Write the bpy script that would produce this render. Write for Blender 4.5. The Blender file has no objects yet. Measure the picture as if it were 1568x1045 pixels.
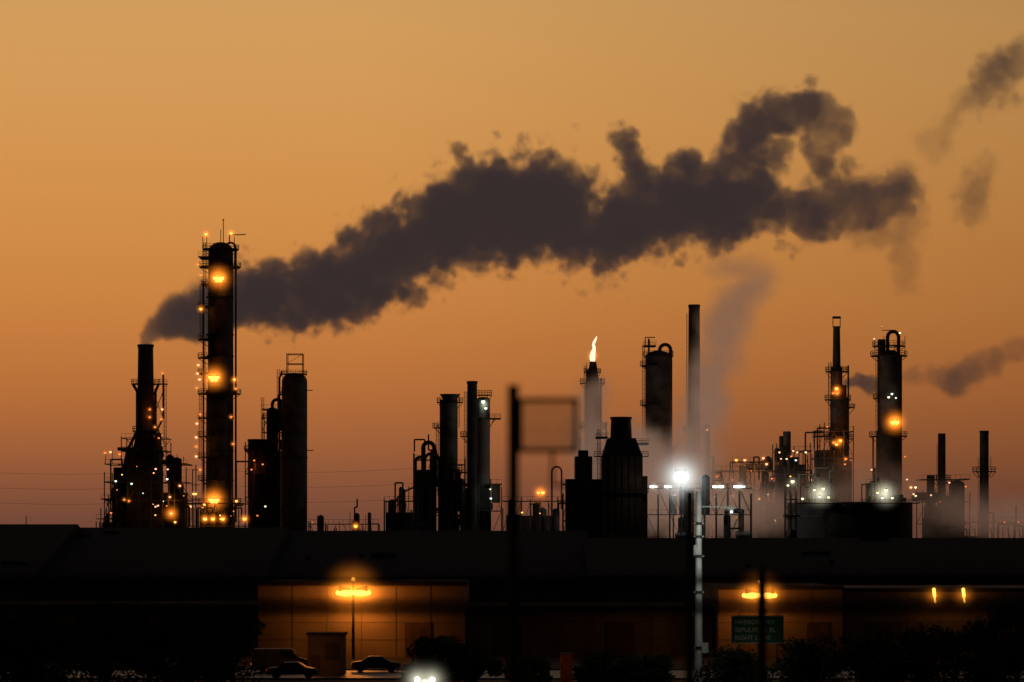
import bpy, math, random, bmesh
from mathutils import Vector
random.seed(7)
scene = bpy.context.scene
K = 0.000225            # metres per image pixel per metre of distance
CAMZ, HOR, CX = 12.0, 830.0, 784.0
R = random.random
def U(a, b): return random.uniform(a, b)

# ------------------------------------------------------------------ materials
def new_mat(name):
    m = bpy.data.materials.new(name); m.use_nodes = True
    return m, m.node_tree.nodes, m.node_tree.links
def surf(name, c1, c2, rough=0.7, scale=0.6, metal=0.0, bump=0.15, detail=6, spec=0.3):
    m, n, l = new_mat(name)
    b = n['Principled BSDF']
    tc = n.new('ShaderNodeTexCoord'); no = n.new('ShaderNodeTexNoise')
    no.inputs['Scale'].default_value = scale; no.inputs['Detail'].default_value = detail
    r = n.new('ShaderNodeValToRGB')
    r.color_ramp.elements[0].position = 0.35; r.color_ramp.elements[1].position = 0.68
    r.color_ramp.elements[0].color = (*c1, 1); r.color_ramp.elements[1].color = (*c2, 1)
    l.new(tc.outputs['Object'], no.inputs['Vector']); l.new(no.outputs['Fac'], r.inputs['Fac'])
    l.new(r.outputs['Color'], b.inputs['Base Color'])
    bp = n.new('ShaderNodeBump'); bp.inputs['Strength'].default_value = bump
    l.new(no.outputs['Fac'], bp.inputs['Height']); l.new(bp.outputs['Normal'], b.inputs['Normal'])
    b.inputs['Roughness'].default_value = rough; b.inputs['Metallic'].default_value = metal
    b.inputs['Specular IOR Level'].default_value = spec
    return m
def emit(name, col, strength):
    m, n, l = new_mat(name); n.clear()
    e = n.new('ShaderNodeEmission'); o = n.new('ShaderNodeOutputMaterial')
    e.inputs[0].default_value = (*col, 1); e.inputs[1].default_value = strength
    l.new(e.outputs[0], o.inputs['Surface'])
    try: m.cycles.emission_sampling = 'NONE'
    except Exception: pass
    return m
def halo_mat(name, col, strength, power=4.0):  # self-emitting volume, fading outward: paints bloom around a lamp, scatters no light
    m, n, l = new_mat(name); n.clear()
    tc = n.new('ShaderNodeTexCoord'); ln = n.new('ShaderNodeVectorMath'); ln.operation = 'LENGTH'
    l.new(tc.outputs['Object'], ln.inputs[0])
    s = n.new('ShaderNodeMath'); s.operation = 'SUBTRACT'; s.use_clamp = True; s.inputs[0].default_value = 1.0
    l.new(ln.outputs['Value'], s.inputs[1])
    p = n.new('ShaderNodeMath'); p.operation = 'POWER'; p.inputs[1].default_value = power; l.new(s.outputs[0], p.inputs[0])
    k = n.new('ShaderNodeMath'); k.operation = 'MULTIPLY'; k.inputs[1].default_value = strength; l.new(p.outputs[0], k.inputs[0])
    e = n.new('ShaderNodeEmission'); e.inputs[0].default_value = (*col, 1); l.new(k.outputs[0], e.inputs[1])
    o = n.new('ShaderNodeOutputMaterial'); l.new(e.outputs[0], o.inputs['Volume'])
    return m

STEEL = surf('weathered_steel', (0.05, 0.042, 0.038), (0.12, 0.10, 0.09), 0.75, 0.35)
DARK = surf('dark_steel', (0.02, 0.02, 0.02), (0.05, 0.045, 0.042), 0.8, 0.5)
CLAD = surf('insulation_cladding', (0.14, 0.12, 0.105), (0.22, 0.19, 0.17), 0.65, 0.25)
CONC = surf('concrete', (0.06, 0.055, 0.05), (0.11, 0.1, 0.095), 0.9, 0.2)
ORANGE = emit('sodium_lamp', (1.0, 0.45, 0.06), 3.2)
ORDIM = emit('sodium_lamp_dim', (1.0, 0.25, 0.05), 1.4)
PINK = emit('warm_lamp', (1.0, 0.50, 0.26), 2.0)
WHITE = emit('mercury_lamp', (0.85, 1.0, 0.85), 1.8)
YEL = emit('halogen_lamp', (1.0, 0.85, 0.45), 2.2)
FLOOD = emit('flood_lamp', (0.95, 1.0, 1.0), 14.0)
FLAME = emit('gas_flame', (1.0, 0.55, 0.38), 1.9)
H_OR = halo_mat('sodium_glow', (1.0, 0.25, 0.02), 1.2)  # emissive glow colours for the lamp halos, not air lit by them
H_FG = halo_mat('sodium_glow_near', (1.0, 0.27, 0.02), 1.05, 4.0)
H_WH = halo_mat('white_glow', (0.95, 0.9, 0.65), 0.45)
H_WB = halo_mat('flood_glow', (0.85, 0.95, 0.95), 0.42, 5.5)
H_HL = halo_mat('headlamp_glow', (1.0, 0.95, 0.7), 1.1, 6.0)
MATS = [STEEL, DARK, CLAD, CONC, ORANGE, ORDIM, PINK, WHITE, YEL, FLOOD, FLAME]
S_, D_, C_, K_, O_, OD_, P_, W_, Y_, F_, FL_ = range(11)

# ------------------------------------------------------------------ mesh builder
class Build:
    """Accumulates geometry. x, z are given in image pixels for a structure standing d metres
    away; y is a depth offset in metres; radii are in image pixels."""
    def __init__(s, name, d, cx, mats=None):
        s.name, s.d, s.S = name, d, K*d
        s.v, s.f, s.m, s.smooth = [], [], [], []
        s.ox = (cx-CX)*s.S; s.mats = mats or MATS; s.extra = []
    def X(s, px): return (px-CX)*s.S - s.ox
    def Z(s, py): return CAMZ + (HOR-py)*s.S
    def add(s, vs, fs, m, sm=False):
        b = len(s.v); s.v += vs
        for f in fs: s.f.append([i+b for i in f]); s.m.append(m); s.smooth.append(sm)
    def cone(s, p, q, r0, r1, seg=8, m=0, caps=True):
        p, q = Vector(p), Vector(q); ax = (q-p)
        if ax.length < 1e-6: return
        ax.normalize()
        a = ax.orthogonal().normalized(); b = ax.cross(a)
        vs = []
        for c, r in ((p, r0), (q, r1)):
            for i in range(seg):
                t = 2*math.pi*i/seg; vs.append(tuple(c+a*math.cos(t)*r+b*math.sin(t)*r))
        fs = [[i, (i+1) % seg, seg+(i+1) % seg, seg+i] for i in range(seg)]
        s.add(vs, fs, m, seg > 6)
        if caps: s.add(vs, [list(range(seg))[::-1], list(range(seg, 2*seg))], m)
    def P(s, px, y, py): return (s.X(px), y, s.Z(py))
    def cyl(s, px, y, pt, pb, r0, r1=None, seg=20, m=0):   # r0 bottom, r1 top
        r1 = r0 if r1 is None else r1
        zb = 0 if pb is None else s.Z(pb)
        s.cone((s.X(px), y, zb), (s.X(px), y, s.Z(pt)), r0*s.S, r1*s.S, seg, m)
    def dome(s, px, y, py, r, h, seg=20, m=0):
        x, z = s.X(px), s.Z(py); r *= s.S; h *= s.S; n = 5
        for j in range(n):
            t0, t1 = j/n*math.pi/2, (j+1)/n*math.pi/2
            s.cone((x, y, z+h*math.sin(t0)), (x, y, z+h*math.sin(t1)), r*math.cos(t0), max(r*math.cos(t1), .01), seg, m, False)
    def bx(s, x0, x1, y0, y1, z0, z1, m=0):
        vs = [(x, y, z) for x in (x0, x1) for y in (y0, y1) for z in (z0, z1)]
        s.add(vs, [[0, 1, 3, 2], [4, 6, 7, 5], [0, 4, 5, 1], [2, 3, 7, 6], [0, 2, 6, 4], [1, 5, 7, 3]], m)
    def box(s, a, b, y0, y1, pt, pb, m=0):
        s.bx(s.X(a), s.X(b), y0, y1, 0 if pb is None else s.Z(pb), s.Z(pt), m)
    def bar(s, p, q, r=0.5, m=0, seg=4): s.cone(s.P(*p), s.P(*q), r*s.S, r*s.S, seg, m)
    def pipe(s, pts, r=1.5, m=0, seg=7):
        for i in range(len(pts)-1): s.bar(pts[i], pts[i+1], r, m, seg)
        for p in pts[1:-1]: s.ball(*p, r*1.04, m)
    def arch(s, a, b, y, top, r=2, m=0, zend=None, zend2=None):
        c = (a+b)/2; w = (b-a)/2; pts = []
        if zend: pts.append((a, y, zend))
        for i in range(9):
            t = math.pi*i/8; pts.append((c-w*math.cos(t), y, top+w-w*math.sin(t)))
        if zend2: pts.append((b, y, zend2))
        s.pipe(pts, r, m)
    def ball(s, px, y, py, r, m=0):
        x, z = s.X(px), s.Z(py); r *= s.S
        n, k = 8, 5; vs = [(x, y, z+r)]
        for j in range(1, k):
            t = math.pi*j/k
            for i in range(n):
                a = 2*math.pi*i/n; vs.append((x+r*math.sin(t)*math.cos(a), y+r*math.sin(t)*math.sin(a), z+r*math.cos(t)))
        vs.append((x, y, z-r)); fs = []
        for i in range(n): fs.append([0, 1+i, 1+(i+1) % n])
        for j in range(k-2):
            for i in range(n):
                a = 1+j*n+i; b = 1+j*n+(i+1) % n; fs.append([a, a+n, b+n, b])
        e = len(vs)-1
        for i in range(n): fs.append([e, 1+(k-2)*n+(i+1) % n, 1+(k-2)*n+i])
        s.add(vs, fs, m, True)
    def lamp(s, px, py, y=-3.0, r=1.8, m=4):
        """bulkhead lamp: bracket, hood and glowing glass"""
        r *= .95
        s.bar((px, y, py), (px, y+1.6, py+1.5), .35, D_)
        s.cone(s.P(px, y, py-r*1.1), s.P(px, y, py-r*.5), r*.3*s.S, r*1.0*s.S, 8, D_)
        s.ball(px, y, py, r, m)
        if m in (O_, P_, OD_) and r > 1.7: s.haze(px, py, y-.1, r*4.2, H_OR)
    def deck(s, px, y, py, r, a0=0, a1=360, rail=6.5, m=1):
        """annular service platform with toe plate, posts and two hand rails"""
        n = max(6, int((a1-a0)/20)); S = s.S; x, z = s.X(px), s.Z(py); R1 = r*S; R0 = r*.55*S; h = rail*S
        ring = []
        for i in range(n+1):
            t = math.radians(a0+(a1-a0)*i/n); ring.append((math.cos(t), math.sin(t)))
        for i in range(n):
            (c0, s0), (c1, s1) = ring[i], ring[i+1]
            vs = []
            for zz in (z-.18, z):
                vs += [(x+R0*c0, y+R0*s0, zz), (x+R1*c0, y+R1*s0, zz), (x+R1*c1, y+R1*s1, zz), (x+R0*c1, y+R0*s1, zz)]
            s.add(vs, [[0, 3, 2, 1], [4, 5, 6, 7], [1, 2, 6, 5], [0, 1, 5, 4], [3, 7, 6, 2]], m)
            p = Vector((x+R1*c0, y+R1*s0, z)); q = Vector((x+R1*c1, y+R1*s1, z))
            s.cone(p, p+Vector((0, 0, h)), .06, .06, 4, m)
            for k in (h*.5, h): s.cone(p+Vector((0, 0, k)), q+Vector((0, 0, k)), .055, .055, 4, m)
        for i in range(0, n+1, 3):
            c, t = ring[i]
            s.cone((x+R1*c, y+R1*t, z-.1), (x+R0*c, y+R0*t, z-1.6), .1, .1, 4, m)
    def flat(s, a, b, y0, y1, py, rail=6.5, m=1):
        x0, x1, z, h = s.X(a), s.X(b), s.Z(py), rail*s.S
        s.bx(x0, x1, y0, y1, z-.2, z, m)
        n = max(2, int((x1-x0)/1.3))
        for yy in (y0, y1):
            for i in range(n+1):
                xx = x0+(x1-x0)*i/n; s.cone((xx, yy, z), (xx, yy, z+h), .04, .04, 4, m)
            for k in (.5, 1): s.cone((x0, yy, z+h*k), (x1, yy, z+h*k), .045, .045, 4, m)
    def ladder(s, px, y, pt, pb, m=1, cage=True):
        x, z1, z0 = s.X(px), s.Z(pt), s.Z(pb)
        for dx in (-.25, .25): s.cone((x+dx, y, z0), (x+dx, y, z1), .06, .06, 4, m)
        z = z0
        while z < z1:
            s.cone((x-.25, y, z), (x+.25, y, z), .03, .03, 4, m); z += .45
        if cage:
            z = z0+1.5
            while z < z1:
                pts = [Vector((x+.45*math.cos(t), y-.3+.45*math.sin(t), z)) for t in [math.pi*i/6-math.pi for i in range(7)]]
                for i in range(6): s.cone(pts[i], pts[i+1], .035, .035, 4, m, False)
                z += 1.1
            for t in (-2.5, -1.57, -.6): s.cone((x+.45*math.cos(t), y-.3+.45*math.sin(t), z0+1.5), (x+.45*math.cos(t), y-.3+.45*math.sin(t), z1), .03, .03, 4, m, False)
    def frame(s, a, b, y0, y1, pt, pb=None, nx=3, nz=4, m=0, clutter=6, lamps=0, lm=(4, 5, 6), pb_lamp=800):
        """open steel pipe-rack: columns, floors, bracing, vessels and piping"""
        zb = 0 if pb is None else s.Z(pb); zt = s.Z(pt); x0, x1 = s.X(a), s.X(b)
        xs = [x0+(x1-x0)*i/nx for i in range(nx+1)]; zs = [zb+(zt-zb)*i/nz for i in range(nz+1)]
        ztops = [zt+U(-.12, .06)*(zt-zb) for _ in xs]
        for yy in (y0, y1):
            for x, tt in zip(xs, ztops): s.cone((x, yy, zb), (x, yy, tt), .16, .16, 4, m)
            for z in zs[1:]: s.cone((x0, yy, z), (x1, yy, z), .13, .13, 4, m)
            for i in range(nx):
                for j in range(nz):
                    if R() < .4:
                        p, q = (xs[i], yy, zs[j]), (xs[i+1], yy, zs[j+1])
                        if R() < .5: p, q = (xs[i+1], yy, zs[j]), (xs[i], yy, zs[j+1])
                        s.cone(p, q, .09, .09, 4, m)
        for z in zs[1:]:
            for x in xs: s.cone((x, y0, z), (x, y1, z), .12, .12, 4, m)
            i = random.randrange(nx); s.bx(xs[i]+.01, xs[i+1]-.01, y0+.02, y1-.02, z+.14, z+.2, D_)
            for yy in (y0,):
                s.cone((xs[0], yy, z+1.1), (xs[-1], yy, z+1.1), .045, .045, 4, D_)
                n = int((x1-x0)/1.2)+1
                for k in range(n+1):
                    xx = x0+(x1-x0)*k/n; s.cone((xx, yy, z), (xx, yy, z+1.1), .035, .035, 4, D_)
        for _ in range(clutter):
            x = U(x0+.5, x1-.5); y = U(y0+.4, y1-.4); j = random.randrange(nz); z = zs[j]
            h = (zt-zb)/nz*U(.6, 1.5); r = U(.35, 1.1); mm = random.choice((0, 1, 2))
            k = R()
            if k < .45:
                s.cone((x, y, z), (x, y, z+h), r, r, 12, mm); s.cone((x, y, z+h), (x, y, z+h+r*.6), r, r*.3, 12, mm)
            elif k < .7:
                L = U(1.5, 3.5); s.cone((x-L, y, z+r+.3), (x+L, y, z+r+.3), r, r, 12, mm)
            else:
                q = [(x, y, z), (x, y, z+h*1.3), (x+U(-4, 4), y, z+h*1.3)]; q.append((q[2][0], y, z+U(-1, 2)*h))
                for i in range(3): s.cone(q[i], q[i+1], .2, .2, 6, mm)
        for _ in range(lamps):
            px = U(a, b); py = U(pt, pb_lamp); s.lamp(px, py, y0-.4, U(.8, 1.8), random.choice(lm))
    def light(s, px, py, y, power, col, size=.4):
        s.extra.append(('L', px, py, y, power, col, size))
    def haze(s, px, py, y, r, mat): s.extra.append(('H', px, py, y, r, mat))  # adds an emissive sphere as the glow around a light
    def done(s, gx=None):
        me = bpy.data.meshes.new(s.name); me.from_pydata(s.v, [], s.f); me.update()
        for m in s.mats: me.materials.append(m)
        me.polygons.foreach_set('material_index', s.m); me.polygons.foreach_set('use_smooth', s.smooth)
        ob = bpy.data.objects.new(s.name, me); scene.collection.objects.link(ob)
        ob.location = (s.ox, s.d, 0)
        for e in s.extra:
            if e[0] == 'L':
                _, px, py, y, pw, col, size = e
                ld = bpy.data.lights.new('lamp_light', 'POINT'); ld.energy = pw; ld.color = col; ld.shadow_soft_size = size
                lo = bpy.data.objects.new('lamp_light', ld); scene.collection.objects.link(lo); lo.parent = ob
                lo.location = s.P(px, y, py)
            else:
                _, px, py, y, r, mat = e
                ho = bpy.data.objects.new('glow_halo', halo_mesh(mat)); scene.collection.objects.link(ho); ho.parent = ob
                ho.location = s.P(px, y, py); rr = r*s.S; ho.scale = (rr, rr, rr)
        return ob
_hm = {}
def halo_mesh(mat):
    if mat.name not in _hm:
        bm = bmesh.new(); bmesh.ops.create_icosphere(bm, subdivisions=2, radius=1.0)
        me = bpy.data.meshes.new('glow_halo_'+mat.name); bm.to_mesh(me); bm.free(); me.materials.append(mat); _hm[mat.name] = me
    return _hm[mat.name]
SOD = (1.0, 0.33, 0.05)

# ------------------------------------------------------------------ ground
GM = surf('dark_ground', (0.012, 0.011, 0.01), (0.03, 0.027, 0.024), 0.95, 0.08, bump=.3, spec=.1)
me = bpy.data.meshes.new('ground'); me.from_pydata([(-4000, -50, 0), (4000, -50, 0), (4000, 9000, 0), (-4000, 9000, 0)], [], [[0, 1, 2, 3]])
me.materials.append(GM); scene.collection.objects.link(bpy.data.objects.new('ground', me))
ASPH = surf('asphalt', (0.03, 0.03, 0.03), (0.045, 0.043, 0.04), 0.5, 2.0, spec=.45)
LINE = surf('road_paint', (0.4, 0.4, 0.38), (0.6, 0.6, 0.56), 0.7, 3.0)
KERB = surf('old_kerb', (0.05, 0.048, 0.045), (0.09, 0.085, 0.08), 0.9, 1.0)
b = Build('road', 262, CX, [ASPH, LINE, KERB])
b.bx(-150, 150, -9, 9, -.2, .004, 0)
for i in range(-24, 25): b.bx(i*6-1.5, i*6+1.5, -.07, .07, .004, .008, 1)
b.bx(-150, 150, 9.0, 9.3, 0, .14, 2); b.bx(-150, 150, -9.3, -9.0, 0, .14, 2)
b.done()

# ------------------------------------------------------------------ smokestack unit (far left)
b = Build('smokestack', 716, 223)
b.cyl(223, 0, 531, 665, 13.5, 11.5, m=S_); b.cyl(223, 0, 528, 532, 12.6, m=D_)
b.cyl(222, 0, 665, 705, 22, 13.5, m=S_); b.cyl(222, 0, 705, None, 26, 22, m=S_)
b.deck(223, 0, 588, 22); b.flat(232, 256, -2, 1.5, 588); b.deck(223, 0, 660, 20)
b.pipe([(205, -1, 590), (211, -1, 600), (211, -1, 660), (196, -1, 690), (190, -1, 720)], 2.4, S_)
b.pipe([(250, 0, 570), (250, 0, 640), (240, 0, 660)], 1.5, D_)
b.pipe([(243, 0, 588), (238, 0, 600), (238, 0, 665), (250, 0, 700)], 2.2, S_)
b.ladder(253, 0, 590, 690)
for p, q in (((235, 600), (250, 640)), ((250, 600), (235, 640)), ((236, 640), (252, 680))): b.bar((p[0], -.5, p[1]), (q[0], -.5, q[1]), .7, D_)
for x, y, m in ((232, 628, OD_), (232, 640, OD_), (252, 573, OD_), (251, 628, P_), (250, 643, OD_), (249, 668, P_), (240, 655, OD_)): b.lamp(x, y, -3.5, 1.8, m)
b.light(236, 636, -3.5, 90, (1, .2, .04))
b.done()
b = Build('process_unit', 712, 225)
b.frame(166, 290, -7, 7, 712, None, 7, 7, S_, 34, 14, (O_, P_, OD_, P_, W_))
b.frame(190, 258, -5, 5, 672, 712, 4, 2, S_, 8, 2)
b.box(196, 246, -4, 5, 690, None, D_); b.box(174, 284, -3, 5, 755, None, D_); b.frame(158, 182, -4, 6, 765, None, 2, 3, D_, 5)
b.cyl(268, 2, 705, None, 9, m=D_); b.dome(268, 2, 705, 9, 5, m=D_); b.cyl(182, 2, 716, None, 10, m=D_)
for x in (168, 178, 200, 262, 276, 286): b.bar((x, -7, 712), (x, -7, U(690, 702)), .6, D_)
for x, y, m in ((168, 695, OD_), (176, 694, P_), (190, 697, OD_), (208, 742, W_), (184, 738, W_), (197, 766, OD_), (204, 768, OD_), (268, 787, P_), (266, 762, P_), (281, 745, P_), (274, 800, O_), (262, 735, W_)): b.lamp(x, y, -8, 1.8, m)
b.light(268, 775, -9, 250, SOD); b.light(205, 760, -8.5, 60, SOD); b.haze(269, 787, -9, 20, H_OR)
b.done()

# ------------------------------------------------------------------ tall distillation column
b = Build('distillation_column', 690, 338)
b.cyl(338, 0, 385, 600, 19.5, 19, 28, S_); b.cyl(336, 0, 600, None, 21.5, 20, 28, S_); b.dome(338, 0, 385, 19, 14, 28, S_)
b.cyl(337, 0, 598, 602, 22, m=D_)
for y in (455, 512, 545, 640, 690, 735): b.cyl(337, 0, y, y+1.5, 21.4, m=D_)
b.bar((342, 0, 372), (342, 0, 336), .8, D_); b.bar((338, 0, 372), (338, 0, 352), .7, D_); b.ball(342, 0, 337, 1.4, D_)
b.bar((352, 0, 366), (352, 0, 356), .6, D_); b.pipe([(352, -1, 375), (352, -1, 361), (377, -1, 360)], .8, D_)
b.arch(345, 361, 0, 372, 1.6, S_, None, 800)
b.deck(338, 0, 382, 28); b.deck(337, 0, 409, 32); b.flat(306, 326, -4, 4, 395); b.deck(337, 0, 436, 29, 90, 270)
for x in (312, 318, 360): b.bar((x, -2, 410), (x, -2, 364), .7, D_)
b.ladder(314, -1, 372, 436); b.ladder(309, -1, 436, 520); b.ladder(313, -1, 520, 600)
b.ladder(308, -1, 600, 700); b.ladder(312, -1, 700, 800)
for y, a0, a1 in ((470, 120, 250), (520, 110, 260), (548, 120, 260), (572, 100, 260), (603, 0, 360), (640, 120, 250), (668, 110, 250), (700, 120, 260), (735, 90, 270), (770, 0, 360)):
    b.deck(336, 0, y, 33, a0, a1)
b.pipe([(311, 1, 430), (311, 1, 800)], 1.3, S_); b.pipe([(357, -2, 590), (357, -2, 810)], 1.6, S_)
b.pipe([(322, -4, 450), (322, -4, 620), (326, -4, 640), (326, -4, 800)], 1.0, D_)
for x, y, m in ((319, 362, O_), (357, 361, O_), (307, 408, OD_), (311, 424, OD_), (311, 476, O_), (307, 561, P_), (306, 574, P_), (309, 583, P_), (305, 596, OD_), (310, 636, OD_), (305, 650, P_), (304, 671, P_), (304, 685, OD_), (304, 700, P_), (310, 720, OD_), (303, 757, O_), (362, 583, O_), (364, 597, OD_), (357, 640, OD_), (360, 681, OD_), (365, 768, O_), (300, 757, P_), (296, 776, P_)): b.lamp(x, y, -5, 2.0, m)
for x, y in ((338, 429), (331, 580), (331, 766)):     # floodlight clusters on the column face
    for dx, dy, r in ((-5, 0, 3.5), (0, .5, 3.2), (5, 0, 3.5), (-2.5, 4, 2.6), (3, 4, 2.6)): b.lamp(x+dx, y+dy, -5.2, r, O_) if dy < 1 else b.ball(x+dx, -5.2, y+dy, r, O_)
    b.box(x-11, x+11, -4.7, -4.5, y+8, y+9, D_)
    b.light(x, y, -5.0, 1200, (1, .3, .035)); b.haze(x, y, -5.2, 32, H_OR)
for x, y in ((311, 476), (362, 584), (319, 363), (357, 361)): b.haze(x, y, -5, 12, H_OR)
b.light(311, 476, -4.5, 60, SOD); b.light(305, 590, -5, 90, SOD); b.light(305, 680, -5, 90, SOD)
b.done()
b = Build('pump_house', 684, 335)
b.frame(285, 378, -5, 5, 772, None, 6, 4, S_, 22, 8, (O_, P_, OD_))
b.box(308, 350, -3, 4, 785, None, D_)
for x in (318, 330, 345, 378): b.lamp(x, 795, -6, 2.8, O_); b.haze(x, 795, -6, 14, H_OR)
b.light(330, 792, -7, 260, SOD); b.done()

# ------------------------------------------------------------------ twin columns
b = Build('fractionating_column', 700, 451)
b.cyl(451, 0, 584, None, 19.5, m=S_, seg=28); b.dome(451, 0, 584, 19.5, 13, 28, S_)
for x in (440, 464):
    for y in (-1.9, 1.9): b.bar((x, y, 585), (x, y, 542), .8, D_)
for z in (543, 558):
    for y in (-1.9, 1.9): b.bar((440, y, z), (464, y, z), .8, D_)
b.bar((440, -1.9, 558), (464, -1.9, 544), .4, D_); b.deck(450, 0, 573, 20, rail=5)
b.bar((470, 0, 598), (479, 0, 598), .9, D_); b.bar((470, 0, 690), (480, 0, 690), .9, D_); b.deck(451, 0, 600, 24, 100, 200)
b.pipe([(433, -2, 570), (429, -2, 580), (429, -2, 800)], 1.5, D_); b.ladder(427, -1, 566, 700); b.cyl(451, 0, 700, 702, 20.4, m=D_)
b.done()
b = Build('reactor_tower', 704, 412)
b.cyl(417, 0, 630, None, 9, m=S_); b.dome(417, 0, 630, 9, 6, m=S_); b.arch(417, 432, 0, 612, 2.6, S_, 632, 660)
b.frame(403, 430, -3, 3, 628, None, 2, 8, S_, 8)
b.cyl(394, 0, 676, None, 14, m=S_); b.cyl(394, 0, 673, 677, 15, m=D_); b.frame(378, 408, -4, 4, 690, None, 2, 6, S_, 6)
b.box(404, 430, -2.5, 3, 690, None, D_)
b.deck(417, 0, 640, 15); b.deck(394, 0, 690, 20, 90, 270); b.ladder(404, -3.2, 610, 680)
for x, y, m in ((392, 706, OD_), (388, 720, OD_), (405, 712, OD_), (409, 776, Y_), (397, 790, OD_)): b.lamp(x, y, -5, 1.6, m)
b.light(392, 715, -5, 50, (1, .2, .04)); b.done()

# ------------------------------------------------------------------ centre-left cluster
b = Build('cracking_unit', 705, 690)
b.cyl(687, 0, 612, None, 14, m=S_); b.cyl(689, 0, 604, 613, 10, 16, m=S_); b.deck(689, 0, 616, 20); b.deck(686, 0, 655, 24, 90, 270); b.deck(686, 0, 720, 22)
b.bar((703, 0, 603), (703, 0, 655), .8, D_); b.ladder(670, -1, 650, 760)
b.cyl(740, 0, 612, None, 10.5, m=C_); b.dome(740, 0, 612, 10, 4, m=C_); b.flat(728, 767, -3, 3, 641); b.deck(740, 0, 605, 13)
b.bar((757, 0, 641), (745, 0, 665), .8, D_); b.bar((760, 0, 641), (752, 0, 650), .6, D_)
b.frame(660, 712, -4, 4, 712, None, 3, 5, S_, 14, 0)
b.arch(648, 665, -1, 678, 3.2, S_, 800, 720); b.arch(636, 650, 1, 700, 2.4, S_, 800, 760); b.arch(650, 672, 2, 694, 2.4, S_, 800, 760)
b.frame(634, 672, -4, 4, 705, None, 3, 5, S_, 14, 0)
b.box(638, 668, -3, 3, 720, None, D_)
b.frame(700, 768, -5, 5, 742, None, 4, 4, S_, 18, 0); b.box(705, 752, -3, 4, 748, None, D_); b.box(753, 766, -3, 3, 742, 770, S_)
b.bar((636, 0, 705), (636, 0, 740), 2, S_)
b.lamp(740, 616, -2.4, 3.2, W_); b.lamp(744, 626, -2.4, 2.4, W_); b.haze(742, 620, -2.6, 12, H_WH); b.light(742, 622, -3, 90, (.8, 1, .8))
b.lamp(752, 764, -6, 1.8, W_); b.lamp(751, 750, -6, 1.2, Y_); b.light(750, 760, -7, 60, (.8, 1, .85)); b.done()
b = Build('slim_smokestack', 698, 723)
b.cyl(723, 0, 586, None, 8.2, 7.6, m=D_); b.cyl(723, 0, 584, 588, 8.4, m=D_); b.deck(723, 0, 668, 18, 100, 260); b.ladder(713, -.5, 600, 800); b.done()
b = Build('pipe_rack', 690, 615)
b.frame(590, 640, -4, 4, 768, None, 5, 3, S_, 16, 0); b.pipe([(600, 0, 775), (615, 0, 755), (630, 0, 748), (640, 0, 745)], 1.4, S_)
b.bar((588, 0, 820), (588, 0, 762), .8, D_); b.bar((626, 0, 820), (626, 0, 745), .8, D_); b.bar((611, 0, 820), (611, 0, 756), .6, D_)
b.box(592, 632, -3, 3, 785, None, D_); b.done()
b = Build('low_pipe_rack', 700, 515)
b.frame(474, 580, -3, 3, 803, None, 8, 3, D_, 10, 0)
for x in (486, 498, 520, 536, 560): b.bar((x, 0, 820), (x, 0, U(782, 800)), .6, D_)
b.lamp(546, 806, -4, 2.6, O_); b.lamp(480, 800, -4, 1.0, OD_); b.haze(546, 806, -4.4, 12, H_OR); b.done()
b = Build('low_pipe_rack', 700, 820)
b.frame(770, 868, -4, 4, 768, None, 7, 3, S_, 18, 2, (OD_, O_)); b.box(775, 850, -3, 3, 790, None, D_)
b.lamp(831, 755, -5, 2.6, O_); b.lamp(824, 755, -5, 2.0, O_); b.haze(827, 755, -5, 20, H_OR); b.light(828, 757, -5.4, 160, SOD); b.bar((828, -4, 820), (828, -4, 752), .6, D_)
b.arch(845, 860, 0, 715, 1.5, S_, 790, 780); b.done()

# ------------------------------------------------------------------ flare
b = Build('flare_stack', 735, 907)
b.cyl(907, 0, 590, None, 12.5, 11.5, m=S_); b.cyl(907, 0, 566, 590, 11, 8, m=S_); b.cyl(908, 0, 554, 567, 7, 5, m=D_)
b.deck(907, 0, 587, 19); b.deck(907, 0, 570, 13, rail=5); b.deck(907, 0, 655, 19); b.ladder(896, -1, 560, 760); b.pipe([(920, -1, 580), (920, -1, 780)], 1.3, D_)
b.bar((898, 0, 556), (898, 0, 580), .6, D_); b.frame(888, 928, -4, 4, 655, None, 2, 7, S_, 4)
prof = [(908, 555, 3.4), (907, 548, 4.6), (908, 541, 4.0), (910, 534, 2.6), (908.5, 527, 2.1), (911.5, 521, 2.0), (914, 515, .3)]
for i in range(len(prof)-1):
    p, q = prof[i], prof[i+1]; b.cone(b.P(p[0], 0, p[1]), b.P(q[0], 0, q[1]), p[2]*b.S, q[2]*b.S, 12, FL_, False)
b.haze(908, 545, 0, 16, H_OR)
b.light(908, 545, -2, 60, (1, .5, .3)); b.done()

# ------------------------------------------------------------------ hooked column, tall stack
b = Build('absorber_column', 728, 1008)
b.cyl(1008, 0, 548, None, 20, m=S_, seg=26); b.dome(1008, 0, 548, 20, 11, 26, S_)
b.arch(1010, 1027, 0, 528, 2.8, S_, 545, 800); b.flat(985, 1004, -3, 3, 530); b.bar((988, 0, 530), (988, 0, 517), 1, D_); b.bar((988, 0, 517), (1003, 0, 517), 1, D_)
b.pipe([(993, -2, 520), (993, -2, 545)], 1.6, D_); b.deck(1008, 0, 560, 28, 90, 270); b.deck(1008, 0, 620, 28, 90, 270); b.ladder(985, -1, 530, 700); b.deck(1008, 0, 545, 23); b.deck(1008, 0, 690, 27)
b.done()
b = Build('tall_smokestack', 738, 1063)
b.cyl(1063, 0, 470, None, 10.5, 8.6, m=D_); b.cyl(1063, 0, 467, 471, 9.2, m=D_); b.ladder(1053, -.5, 480, 780); b.deck(1063, 0, 660, 17); b.done()
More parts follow.
